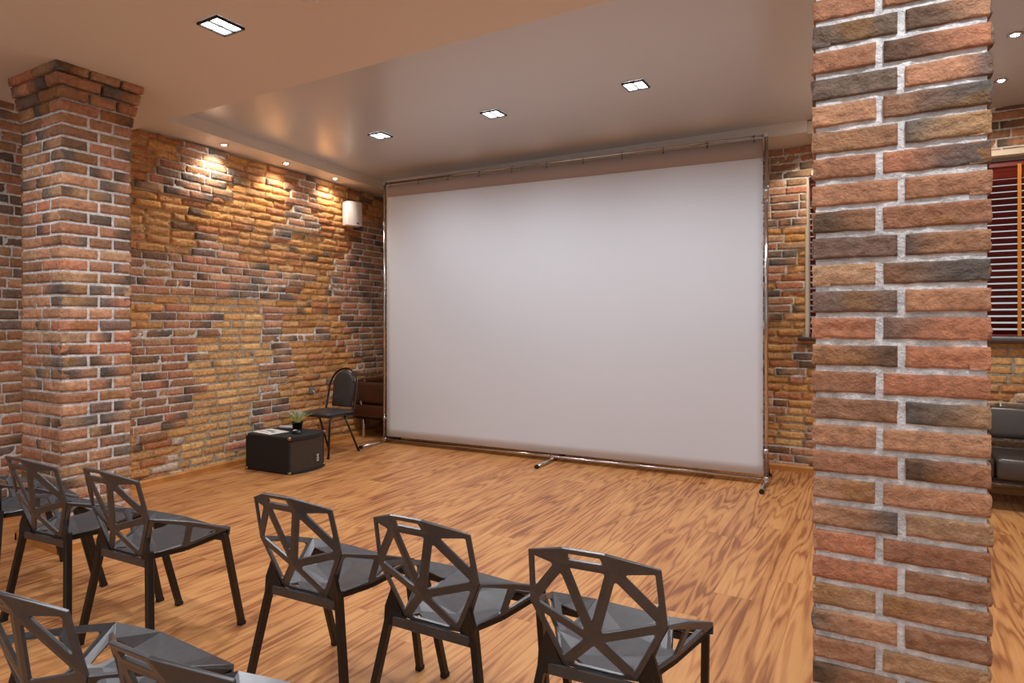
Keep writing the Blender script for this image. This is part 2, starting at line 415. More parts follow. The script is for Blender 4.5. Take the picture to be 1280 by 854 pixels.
def brick_pillar(name, x0, x1, y0, y1, z_top, seed, splits, nu, nv, cap=False, first=None):
    """free-standing pier; splits = ((fractions row A), (fractions row B)) for every face"""
    rng = random.Random(seed); B = Bricks(nu, nv); c = .077
    faces = [((x0,y0,0),(1,0,0),(0,-1,0),x1-x0), ((x1,y0,0),(0,1,0),(1,0,0),y1-y0), ((x1,y1,0),(-1,0,0),(0,1,0),x1-x0), ((x0,y1,0),(0,-1,0),(-1,0,0),y1-y0)]
    nz = int(math.ceil(z_top/c))
    def pushz(z):
        if not cap: return 0
        t = (z-(z_top-.30))/.30
        return 0 if t <= 0 else min(.058, .058*t)
    for r in range(nz):
        z0 = r*c+.0088; z1 = min((r+1)*c-.0088, z_top)
        if z1-z0 < .015: continue
        p0, p1 = pushz(z0), pushz(z1)
        corner = [(lin(NEW_PAL[rng.randrange(len(NEW_PAL))])*rng.uniform(.88, 1.1), rng.random() < .4) for _ in range(4)]
        for k, (O, U, Nn, Wd) in enumerate(faces):
            fr = splits[(r+k) % 2]
            pm = (p0+p1)/2
            O2 = np.array(O, float); U2 = np.array(U, float); N2 = np.array(Nn, float)
            O2 = O2 - U2*pm; W2 = Wd+2*pm
            cuts = [0]+[f*W2 for f in fr]+[W2]
            for i in range(len(cuts)-1):
                a = cuts[i]+(-.0145 if i == 0 else .0095); b = cuts[i+1]-(-.0145 if i == len(cuts)-2 else .0095)
                if i == 0: base, dk = corner[k]
                elif i == len(cuts)-2: base, dk = corner[(k+1) % 4]
                else: base, dk = None, None
                j = rng.uniform(-.01, .01) if 0 < i else 0
                B.brick(O2, U2, N2, a, b, z0+rng.uniform(-.001,.001), z1+rng.uniform(-.001,.001), 3, rng, base, dk, p0, p1)
    for (O, U, Nn, Wd) in faces:
        O2 = np.array(O, float) - np.array(U, float)*.008
        # the mortar core follows the flare
        st = .03 if nu < 15 else .015
        def mk(O=O, U=U, Nn=Nn, Wd=Wd):
            nu_ = int(Wd/st)+1; nv_ = int(z_top/st)+1
            Aa = np.linspace(0, 1, nu_); Bb = np.linspace(0, z_top, nv_); A, Z = np.meshgrid(Aa, Bb)
            pz = np.vectorize(pushz)(Z)
            un = -pz-.007 + A*(Wd+2*pz+.014)
            dep = pz + DEPTH[3]-.0095 + .0016*vnoise(A*Wd*45, Z*45, A*0+5, 11) 
            un = np.where(A == 0, un-.001, np.where(A == 1, un+.001, un))
            P = np.array(O, float) + un[...,None]*np.array(U, float) + Z[...,None]*np.array([0,0,1.]) + dep[...,None]*np.array(Nn, float)
            C = np.ones((nv_, nu_, 4)); C[..., :3] = lin(MORT[3])*(1+.12*vnoise(A*Wd*18, Z*18, A*0+3, 10)[...,None])
            idx = np.arange(nv_*nu_).reshape(nv_, nu_)
            F = np.stack([idx[:-1,:-1], idx[:-1,1:], idx[1:,1:], idx[1:,:-1]], -1).reshape(-1, 4)
            B.add(P.reshape(-1, 3), F, C.reshape(-1, 4))
        mk()
    return B.build(name)

# ------------------------------------------------------------ the room
Z_MAIN, Z_SOF, Z_HIGH, Z_TOP = 3.06, 3.16, 3.27, 3.29
RX, RY0, RY1 = 3.6, -3.2, 6.76
def wallx(y): return -5.62-.063*(y-3.22)

o = MB().prism([(wallx(RY0)-.2, RY0), (RX+.15, RY0), (RX+.15, RY1+.3), (wallx(RY1)-.2, RY1+.3)], -.12, 0).build('floor', M['floor']); struct(o)

# old brickwork uncovered between patches of newer facing brick (left wall: u = position along the wall)
NEW = [[(3.52,3.12),(3.78,3.2),(4.05,3.2),(4.05,3.07),(3.94,2.98),(4.09,2.97),(4.11,2.78),(3.98,2.68),(3.87,2.6),(3.35,2.58),(3.35,2.64),(3.2,2.65),(3.2,2.72),(3.31,2.8),(3.42,2.82),(3.42,2.9),(3.56,2.96),(3.65,2.99),(3.52,3.05)],
[(4.91,2.91),(5.15,2.92),(5.3,2.84),(5.3,2.77),(5.2,2.7),(5.44,2.61),(5.42,2.46),(4.8,2.42),(4.8,2.65),(4.93,2.73)],
[(2.5,2.06),(3.83,2.1),(3.83,2.23),(4.36,2.25),(4.27,2.11),(4.16,2.06),(4.67,2.04),(4.98,2.01),(5.28,2.03),(5.32,1.92),(5.0,1.84),(5.0,1.77),(5.32,1.75),(4.67,1.71),(3.09,1.64),(2.5,1.64)],
[(4.96,3.16),(5.48,3.18),(5.48,3.09),(5.36,3.01),(5.32,2.93),(4.98,2.94)],
[(5.63,1.93),(5.63,2.11),(6.05,2.39),(6.17,2.75),(7,2.77),(7,1.99)],
[(5.61,1.96),(7,2.03),(7,0.7),(6.05,0.79),(6.05,1.0),(5.76,1.1),(5.76,1.19),(5.87,1.25),(5.85,1.71),(5.61,1.73)],
[(3.67,1.63),(3.67,1.53),(4.11,1.51),(4.11,1.43),(3.99,1.42),(3.99,1.35),(3.87,1.34),(3.87,1.27),(3.72,1.26),(3.72,1.19),(3.87,1.17),(3.87,1.11),(3.71,1.09),(3.76,0.96),(3.71,0.93),(3.71,0.87),(3.86,0.84),(3.86,0.79),(3.72,0.77),(3.72,0.71),(3.68,0.69),(3.68,0.62),(3.56,0.61),(3.56,0.52),(3.43,0.53),(3.43,0.46),(2.5,0.47),(2.5,1.35),(3.46,1.36),(3.46,1.43),(3.32,1.44),(3.32,1.51),(3.42,1.52),(3.42,1.62)],
[(3.31,0.48),(3.58,0.46),(3.58,0.37),(3.31,0.38)],
[(4.63,1.66),(5.18,1.6),(5.05,1.52),(4.88,1.5),(4.88,1.34),(4.93,1.32),(4.93,1.24),(4.88,1.16),(4.98,1.14),(4.98,1.06),(4.94,0.98),(5.11,0.96),(5.11,0.89),(4.96,0.83),(4.89,0.75),(4.82,0.65),(4.89,0.65),(4.89,0.56),(4.8,0.49),(4.67,0.39),(4.67,0.3),(4.27,0.35),(4.27,0.45),(4.38,0.52),(4.53,0.53),(4.53,0.6),(4.62,0.61),(4.62,0.67),(4.53,0.68),(4.53,0.79),(4.62,0.78),(4.62,0.86),(4.69,0.92),(4.57,0.93),(4.57,1.0),(4.67,1.01),(4.67,1.09),(4.72,1.17),(4.61,1.17),(4.61,1.25),(4.66,1.33),(4.61,1.34),(4.61,1.5),(4.52,1.51),(4.52,1.58),(4.63,1.59)],
[(4.02,0.29),(4.27,0.33),(4.27,0.13),(4.02,0.15)],
[(5.02,1.29),(5.34,1.37),(5.63,1.36),(5.63,1.28),(5.5,1.21),(5.02,1.22)]]
FLATP = [(3.6,1.72),(4.63,1.70),(4.61,1.34),(4.67,1.09),(4.60,0.79),(4.62,0.52),(4.8,0.45),(5.0,0.0),(3.6,0.0),(3.57,0.57),(3.6,0.92),(3.6,1.27)]
LW0 = RY0
kk = math.sqrt(1+.063**2); UL = (-.063/kk, 1/kk, 0); NL = (1/kk, .063/kk, 0)
_r = random.Random(5); _cache = {}
def left_type(u, z):
    y = LW0+u/kk
    if y < 2.6: return 0
    if any(inpoly(P, y, z) for P in NEW): return 0
    if inpoly(FLATP, y, z): return 1
    key = (int(y*3.7), int(z*11))
    if key not in _cache: _cache[key] = _r.random() < .03
    return 0 if _cache[key] else 2
o = brick_wall('wall_left', (wallx(LW0), LW0, 0), UL, NL, (RY1-LW0)*kk, Z_SOF-.02, left_type, 11, white=[(3.15-RY0,.30),(3.60-RY0,.38),(3.60-RY0,.0),(3.15-RY0,.0)]); struct(o)
def back_type(u, z):
    x = wallx(RY1)+u
    n = float(vnoise(np.array([x*2.3]), np.array([z*3.2]), np.array([4.]), 21)[0])
    if -1.3 < x < -.55:
        if z > 2.35: return 0
        if z < .2: return 0
        if .2 <= z < .62 and x > -.8: return 1
        if .85 < z < 1.26 and x > -.78: return 0
        return 0 if n > .28 else 2
    if x > .5:
        if z > 2.8: return 0
        return 0 if n > .25 else (1 if z > .9 else 2)
    return 0 if n > 0 else 2
WX0 = wallx(RY1); WIN = (-.615, 1.62, 1.30, 2.86)
o = brick_wall('wall_back', (WX0, RY1, 0), (1,0,0), (0,-1,0), RX-WX0, Z_HIGH, back_type, 23, holes=[(WIN[0]-WX0, WIN[1]-WX0, WIN[2], WIN[3])]); struct(o)
# plain backing behind the brick faces, so nothing shows through, and the unseen right-hand wall
o = MB().box(((WX0+WIN[0])/2-.1, RY1+.16, 1.7), (WIN[0]-WX0+.2, .24, 3.4)).box(((RX+WIN[1])/2, RY1+.16, 1.7), (RX-WIN[1], .24, 3.4)) \
    .box(((WIN[0]+WIN[1])/2, RY1+.16, WIN[2]/2), (WIN[1]-WIN[0], .24, WIN[2])).box(((WIN[0]+WIN[1])/2, RY1+.16, (WIN[3]+3.4)/2), (WIN[1]-WIN[0], .24, 3.4-WIN[3])).build('wall_back_core', M['plaster']); struct(o)
o = MB().box((RX+.1, (RY0+RY1)/2+.1, 1.7), (.2, RY1-RY0+.4, 3.4)).build('unseen_wall_right', M['plaster']); struct(o)
o = MB().prism([(wallx(RY0)-.04, RY0), (wallx(RY1)-.04, RY1+.28), (wallx(RY1)-.3, RY1+.28), (wallx(RY0)-.3, RY0)], 0, 3.4).build('wall_left_core', M['plaster']); struct(o)

# ceilings: low main slab, higher satin recess, soffits along the left and back walls
EDGE = [(-5.62, 3.04), (RX, 3.00)]
o = MB().prism([(wallx(RY0)-.1, RY0), (RX+.1, RY0), EDGE[1], (-5.7, 3.04)], Z_MAIN, 3.42).build('ceiling', M['ceil_main']); struct(o)
o = MB().box(((RX-6.0)/2, 4.9, 3.345), (RX+6.3, 4.0, .15)).build('ceiling_recess', M['ceil_high']); struct(o)
LIP = [(-5.21, 3.04), (-5.56, 6.30)]
o = MB().prism([(-5.74, 3.03), LIP[0], LIP[1], (-.57, 6.30), (-.57, RY1+.02), (wallx(RY1)-.1, RY1+.02)], Z_SOF, Z_TOP).build('ceiling_soffit', M['ceil_main']); struct(o)
o = MB().box((-.57+.035, 6.52, 3.20), (.07, .44, .12), bevel=.004).build('trim_1', M['plaster']); struct(o)
# baseboards
bd = MB()
bl = [(wallx(LW0)+.02, LW0), (wallx(6.7)+.02, 6.7)]
def board(m, p, q, nrm, h=.062, t=.022):
    p = Vector((*p, 0)); q = Vector((*q, 0)); n = Vector((*nrm, 0)); prof = [(0,0),(t,0),(t,h*.72),(t*.55,h*.93),(0,h)]
    A = [m.bm.verts.new(p+n*a+Vector((0,0,b))) for a, b in prof]; Bv = [m.bm.verts.new(q+n*a+Vector((0,0,b))) for a, b in prof]
    m.bm.faces.new(A); m.bm.faces.new(Bv[::-1])
    for i in range(5): m.bm.faces.new((A[i], A[(i+1)%5], Bv[(i+1)%5], Bv[i]))
board(bd, bl[0], bl[1], NL[:2]); o = bd.build('baseboard_left', M['wood_trim']); struct(o)
bd = MB(); board(bd, (WX0, RY1-.02), (RX, RY1-.02), (0,-1)); o = bd.build('baseboard_back', M['wood_trim']); struct(o)

# brick piers
o = brick_pillar('brick_pillar', -.155, .234, 2.07, 2.42, Z_MAIN, 3, ((.395,), (.53,)), 26, 9)
tag(o, 'nearest brick pillar, red-brown and grey bricks with wide pale mortar, full height at right', 'pillar')
PX0, PX1, PY0, PY1 = -4.94, -4.452, 2.06, 2.46
o = brick_pillar('brick_pillar', PX0, PX1, PY0, PY1, Z_MAIN, 8, ((.36, .74), (.52,)), 12, 5, cap=True)
tag(o, 'far left brick pillar flaring into a capital under the ceiling', 'pillar')
bd = MB(); e = .02
for p, q, n in (((PX0-e,PY0-e),(PX1+e,PY0-e),(0,-1)), ((PX1+e,PY0-e),(PX1+e,PY1+e),(1,0)), ((PX1+e,PY1+e),(PX0-e,PY1+e),(0,1)), ((PX0-e,PY1+e),(PX0-e,PY0-e),(-1,0))):
    u_ = (Vector(q)-Vector(p)).normalized()*.022
    board(bd, tuple(Vector(p)-u_), tuple(Vector(q)+u_), n)
pb = bd.build('base_trim', M['wood_trim']); pb.parent = o; pb['label'] = 'wooden trim around the foot of the pillar'

# ------------------------------------------------------------ window and blinds behind the near pillar
x0, x1, z0, z1 = WIN; xm = (x0+x1)/2
o = MB().box((x0+.004, RY1+.11, (z0+z1)/2), (.03, .24, z1-z0)).box((x1, RY1+.11, (z0+z1)/2), (.03, .24, z1-z0)).box((xm, RY1+.11, z1), (x1-x0+.03, .24, .03)).box((xm+.03, RY1-.018, z1+.02), (x1-x0-.02, .03, .05), bevel=.004).build('trim_2', M['plaster']); struct(o)
wn = MB()
for c_, s_ in (((xm, RY1+.2, z0+.03), (x1-x0, .06, .06)), ((xm, RY1+.2, z1-.03), (x1-x0, .06, .06)), ((x0+.03, RY1+.2, (z0+z1)/2), (.06, .06, z1-z0)), ((x1-.03, RY1+.2, (z0+z1)/2), (.06, .06, z1-z0)), ((xm, RY1+.2, (z0+z1)/2), (.08, .06, z1-z0))):
    wn.box(c_, s_, bevel=.006, seg=1)
wo = wn.build('window_1', M['pvc']); struct(wo)
gl = MB().box((xm, RY1+.2, (z0+z1)/2), (x1-x0-.1, .008, z1-z0-.1)).build('glass_pane', M['glass'], wo)
sl = MB().box((xm, RY1+.05, z0-.012), (x1-x0+.14, .34, .036), bevel=.008).build('window_sill', M['sill'], wo)

bl_ = empty('venetian_blind', (xm, RY1+.085, z1-.04))
tag(bl_, 'dark red wooden venetian blind with ochre tapes in the window beside the near pillar', 'blind')
s_ = MB(); n = 26; zt, zb = z1-.10-z1+.04, z0+.06-z1+.04
for i in range(n):
    z = zt+(zb-zt)*i/(n-1)
    ang = math.radians(64 if i < 2 else 42)
    s_.box((0, 0, z), (x1-x0-.05, .058, .0035), rot=Matrix.Rotation(-ang, 3, 'X'))
s_.build('slats', M['slat'], bl_)
MB().box((0, 0, -.02), (x1-x0-.05, .055, .05), bevel=.004).build('headrail', M['slat'], bl_)
MB().box((0, 0, zb-.025), (x1-x0-.05, .05, .016), bevel=.003).build('bottom_rail', M['slat'], bl_)
for tx in (-.52, -.0, .50, 1.02, 1.5):
    tp = MB().box((tx-.0, -.034, (zt+zb)/2), (.026, .002, zt-zb+.06)); tp.box((tx, -.02, zb-.035), (.034, .03, .004))
    t = tp.build('ladder_tape', M['tape'], bl_)
    t.location.x = -xm

# ------------------------------------------------------------ ceiling lamps
def square_lamp():
    r = empty('ceiling_light')
    f = MB(); S = .086
    for a, b, c_, d in ((0, S-.005, 2*S, .010), (0, -(S-.005), 2*S, .010)): f.box((a, b, -.004), (c_, d, .012))
    for sx in (-1, 1): f.box((sx*(S-.005), 0, -.004), (.010, 2*S-.020, .012))
    f.build('frame', M['darkmetal'], r)
    MB().box((0, 0, -.004), (.009, 2*S-.020, .010)).box((0, 0, -.003), (2*S-.020, .0035, .006)).build('divider', M['darkmetal'], r)
    for sx in (-1, 1):
        MB().box((sx*.041, 0, .001), (.072, 2*S-.018, .006), bevel=.002, seg=1).build('lamp_pane', M['pane'], r)
    return r
sq = square_lamp()
places = [(-3.10, 2.208, Z_MAIN, 'single square ceiling light in the low front ceiling, top left'),
          (-4.21, 4.73, Z_HIGH, 'leftmost of the three square lights in the raised ceiling'),
          (-2.92, 4.735, Z_HIGH, 'middle of the three square lights in the raised ceiling'),
          (-1.625, 4.715, Z_HIGH, 'rightmost of the three square lights in the raised ceiling'),
          (-1.4, 2.2, Z_MAIN, None), (.3, 1.3, Z_MAIN, None), (-2.3, 1.3, Z_MAIN, None), (-4.2, 1.0, Z_MAIN, None), (.2, -.2, Z_MAIN, None), (1.8, 2.0, Z_MAIN, None), (1.7, 4.73, Z_HIGH, None), (-.26, 4.73, Z_HIGH, None)]  # entries without text: unseen lamps added for light on chairs and pillars
for i, (x, y, z, lb) in enumerate(places):
    r = sq if i == 0 else copy_tree(sq)
    r.location = (x, y, z-.004)
    ld = bpy.data.lights.new('lamp_light', 'SPOT'); ld.energy = LAMP_POWER; ld.spot_size = math.radians(168); ld.spot_blend = .8; ld.shadow_soft_size = .05; ld.color = LAMP_W
    lo = bpy.data.objects.new('lamp_light', ld); col.objects.link(lo); lo.location = (x, y, z-.03)
    tag(r, lb or 'unseen square ceiling light put in to light the seating area', 'ceiling light', 'square lights set flush in the ceiling' if lb else 'unseen square lights put in to light the seating area')

def round_spot():
    r = empty('spotlight')
    MB().lathe([(.024, 0), (.042, 0), (.044, -.004), (.036, -.008), (.027, -.006), (.024, -.002)], n=28).build('trim_ring', M['chrome'], r)
    MB().lathe([(.001, -.001), (.022, -.001), (.022, -.006), (.012, -.010), (.001, -.011)], n=20).build('bulb', M['bulb'], r)
    return r
sp = round_spot()
def spot_lamp(loc, target, power, size=62, color=(1, .88, .72)):
    ld = bpy.data.lights.new('spot_beam', 'SPOT'); ld.energy = power; ld.spot_size = math.radians(size); ld.spot_blend = .65; ld.shadow_soft_size = .02; ld.color = color
    lo = bpy.data.objects.new('spot_beam', ld); col.objects.link(lo); lo.location = loc
    lo.rotation_euler = (Vector(target)-Vector(loc)).to_track_quat('-Z', 'Y').to_euler()
first = True
def put_spot(x, y, z, lb, grp, tgt, power, size=62, color=(1, .88, .72)):
    global first
    r = sp if first else copy_tree(sp); first = False
    r.location = (x, y, z-.001); tag(r, lb, 'spotlight', grp)
    spot_lamp((x, y, z-.02), tgt, power, size, color)
LS = 'small round spotlights along the left soffit'
for (x, y), lb in zip([(-5.47, 3.93), (-5.525, 4.72), (-5.60, 5.50)], ['round spotlight over the brick wall, nearest the left pillar', 'round spotlight over the brick wall, middle one of the left soffit', 'round spotlight over the brick wall, just above the white wall speaker']):
    put_spot(x, y, Z_SOF, lb, LS, (wallx(y)-.02, y+.05, 1.9), SPOT_POWER, 125)
for x in (-4.55, -3.55, -2.55, -1.55):
    put_spot(x, 6.52, Z_SOF, 'round spotlight hidden above the projection screen in the back soffit', 'spotlights in the back soffit', (x, 6.66, 1.2), 4, 95)
put_spot(.74, 5.09, Z_HIGH, 'round spotlight in the ceiling right of the near pillar, nearer the camera', 'spotlights right of the near pillar', (.8, 5.2, 0), 20, 90)
put_spot(.79, 6.0, Z_HIGH, 'round spotlight in the ceiling right of the near pillar, nearer the blinds', 'spotlights right of the near pillar', (.9, 6.7, 1.9), 20, 100)
put_spot(-.35, 6.2, Z_HIGH, 'round spotlight hidden behind the near pillar, lighting the window side', 'spotlights right of the near pillar', (-.72, 6.74, 2.3), 18, 70)
o = MB().lathe([(.052, 0), (.052, -.012), (.046, -.028), (.030, -.036), (.001, -.037)], n=28).build('smoke_detector', M['white_plastic']); o.location = (-2.43, 2.215, Z_MAIN)
tag(o, 'round smoke detector on the low ceiling, cut by the top edge of the picture', 'smoke detector')

# ------------------------------------------------------------ projection screen on its chrome frame
A = Vector((-5.165, 5.88, 0)); Bq = Vector((-.878, 6.05, 0)); U = (Bq-A); Wsc = U.length; U.normalize()
scr = empty('projection_screen', A, math.atan2(U.y, U.x))
tag(scr, 'large white projection screen laced to a chrome tube frame standing on the floor', 'projection screen')
ZT = 3.115; R_ = .017
MB().tube([(0,0,.05), (0,0,ZT+.01)], R_).build('upright_pole', M['chrome'], scr)
MB().tube([(Wsc,0,.05), (Wsc,0,ZT+.01)], R_).build('upright_pole', M['chrome'], scr)
MB().tube([(0,0,ZT), (Wsc,0,ZT)], .013).build('top_rail', M['chrome'], scr)
MB().tube([(0,0,.05), (Wsc,0,.05)], .015).build('bottom_rail', M['chrome'], scr)
def cloth(name, xa, xb, za, zb, m, y0, nx=60, nz=30):
    bm = bmesh.new(); vv = []
    for j in range(nz+1):
        row = []
        for i in range(nx+1):
            x = xa+(xb-xa)*i/nx; z = za+(zb-za)*j/nz
            yy = y0 + .004*mnoise.noise(Vector((x*1.3, 0, z*1.1))) + .002*math.sin(x*9)*max(0, (z-ZT+.3))
            row.append(bm.verts.new((x, yy, z)))
        vv.append(row)
    for j in range(nz):
        for i in range(nx):
            bm.faces.new((vv[j][i], vv[j][i+1], vv[j+1][i+1], vv[j+1][i])).smooth = True
    me = bpy.data.meshes.new(name); bm.to_mesh(me); bm.free()
    o = link_mesh(name, me, m, scr); md = o.modifiers.new('thick', 'SOLIDIFY'); md.thickness = .003; return o
cloth('screen_fabric', .035, Wsc-.028, .085, ZT-.035, M['screen'], -.006)
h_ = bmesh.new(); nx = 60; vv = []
for i in range(nx+1):       # shade on the screen's top painted as a darker strip, deeper towards the right
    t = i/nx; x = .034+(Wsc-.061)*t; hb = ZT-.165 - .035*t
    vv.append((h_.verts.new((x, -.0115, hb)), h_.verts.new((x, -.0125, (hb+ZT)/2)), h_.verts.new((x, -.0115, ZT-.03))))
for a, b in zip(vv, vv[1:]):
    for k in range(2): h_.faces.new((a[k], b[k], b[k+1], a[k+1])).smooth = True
me = bpy.data.meshes.new('shade_strip'); h_.to_mesh(me); h_.free()
shade_strip = link_mesh('top_shade_strip', me, M['shade_strip'], scr); shade_strip['label'] = 'taupe strip standing in for shade along the top of the screen'
md = shade_strip.modifiers.new('thick', 'SOLIDIFY'); md.thickness = .002
for i in range(11):
    x = .10+(Wsc-.20)*i/10
    MB().tube([(x,-.017,ZT-.052), (x,-.012,ZT-.035), (x,-.016,ZT), (x,0,ZT+.015), (x,.012,ZT)], .0028, n=6).lathe([(.001,0),(.007,0),(.007,.003),(.001,.003)], c=(x,-.0175,ZT-.055), n=10).build('lacing_tie', M['darkmetal'], scr)
for sgn, xe in ((1, .012), (-1, Wsc-.012)):
    for i in range(8):
        z = .3+i*.37
        MB().tube([(xe+sgn*.03,-.013,z), (xe-sgn*.006,-.018,z), (xe-sgn*.03,0,z)], .0025, n=6).build('side_tie', M['chrome'], scr)
for k, (xf, lo, hi) in enumerate(((0, -.44, .30), (Wsc*.515, -.40, .30), (Wsc, -.36, .30))):
    MB().tube([(xf, lo+.02, .019), (xf, hi, .019)], .018).build('foot_bar', M['chrome'], scr)
    for yy, d in ((lo, 1), (hi, -1)):
        MB().tube([(xf, yy, .019), (xf, yy+d*.03, .019)], .021, n=14).build('end_cap', M['foot'], scr)
    MB().box((xf, 0, .045), (.042, .042, .055), bevel=.006).tube([(xf-.03,0,.05),(xf+.03,0,.05)], .02).build('clamp', M['chrome'], scr)
for xf in (0, Wsc):
    MB().tube([(xf, .27, .03), (xf, .05, .29), (xf, .0, .30)], .008, n=8).build('brace', M['chrome'], scr)
    MB().tube([(xf, 0, .275), (xf, 0, .32)], .023).build('collar', M['chrome'], scr)
    MB().tube([(xf, 0, 2.55), (xf, 0, 2.68)], .021).build('collar', M['chrome'], scr)
MB().box((0,0,ZT), (.04,.04,.045), bevel=.006).build('corner_joint', M['chrome'], scr)
MB().box((Wsc,0,ZT), (.04,.04,.045), bevel=.006).build('corner_joint', M['chrome'], scr)

# ------------------------------------------------------------ faceted black chairs
def V3(*a): return Vector(a)
HALF = dict(P=(.060,-.350,.831), T=(.192,-.272,.784), Q=(.071,-.323,.781), W=(.202,-.234,.620), B=(.110,-.206,.439),
            K=(.230,-.065,.566), J=(.187,-.057,.450), S=(.272,.106,.496), G=(.125,.150,.464), X=(.150,.0,.436), Y=(.10,-.13,.424))
PT = {}
for k, v in HALF.items(): PT[k+'r'] = V3(*v); PT[k+'l'] = V3(-v[0], v[1], v[2])
PT.update(N=V3(0,-.265,.558), Z=V3(0,-.215,.434), C0=V3(0,-.06,.408), F0=V3(0,.05,.438))
def ring_facet(bm, vm, names, ins, rad):
    """polygon with a rounded hole; ins = strut half-width for each edge"""
    P = [PT[n] for n in names]; n = len(P); nr = Vector()
    for i in range(n): nr += (P[i]-P[0]).cross(P[(i+1)%n]-P[0])
    nr.normalize(); c = sum(P, Vector())/n
    x = (P[1]-P[0]).normalized(); y = nr.cross(x)
    p2 = [Vector(((p-P[0]).dot(x), (p-P[0]).dot(y))) for p in P]
    def inward(a, b): d = (b-a).normalized(); return Vector((-d.y, d.x))
    lines = []
    for i in range(n):
        a, b = p2[i], p2[(i+1)%n]; m_ = inward(a, b); lines.append((a+m_*ins[i], (b-a).normalized()))
    inner = []
    for i in range(n):
        p, d = lines[i-1]; q, e_ = lines[i]; den = d.x*e_.y-d.y*e_.x
        t = ((q-p).x*e_.y-(q-p).y*e_.x)/den; inner.append(p+d*t)
    loops = []
    for i in range(n):
        c_ = inner[i]; a = (inner[i-1]-c_); b = (inner[(i+1)%n]-c_); la, lb = a.length, b.length
        a.normalize(); b.normalize(); ang = a.angle(b); tl = min(rad/math.tan(ang/2), la*.42, lb*.42)
        pa, pb = c_+a*tl, c_+b*tl; arcp = []
        for k in range(5):
            s = k/4; arcp.append((1-s)**2*pa+2*s*(1-s)*c_+s*s*pb)
        loops.append(arcp)
    def up(q): return P[0]+x*q.x+y*q.y
    out = [vm(nm) for nm in names]
    inn = [[bm.verts.new(up(q)) for q in lp] for lp in loops]
    for i in range(n):
        for k in range(4): bm.faces.new((out[i], inn[i][k+1], inn[i][k]))
        j = (i+1) % n
        bm.faces.new((out[i], out[j], inn[j][0], inn[i][4]))
def shell(facets, name, parent, thick=.009):
    bm = bmesh.new(); cache = {}
    def vm(k):
        if k not in cache: cache[k] = bm.verts.new(PT[k])
        return cache[k]
    for fc in facets:
        if len(fc) == 1: bm.faces.new([vm(k) for k in fc[0]])
        else: ring_facet(bm, vm, fc[0], fc[1], fc[2])
    bmesh.ops.recalc_face_normals(bm, faces=bm.faces)
    me = bpy.data.meshes.new(name); bm.to_mesh(me); bm.free()
    o = link_mesh(name, me, M['black'], parent)
    md = o.modifiers.new('thick', 'SOLIDIFY'); md.thickness = thick; md.offset = 0; md.use_even_offset = True
    md = o.modifiers.new('edge', 'BEVEL'); md.width = .0018; md.segments = 2; md.limit_method = 'ANGLE'; md.angle_limit = math.radians(40)
    return o
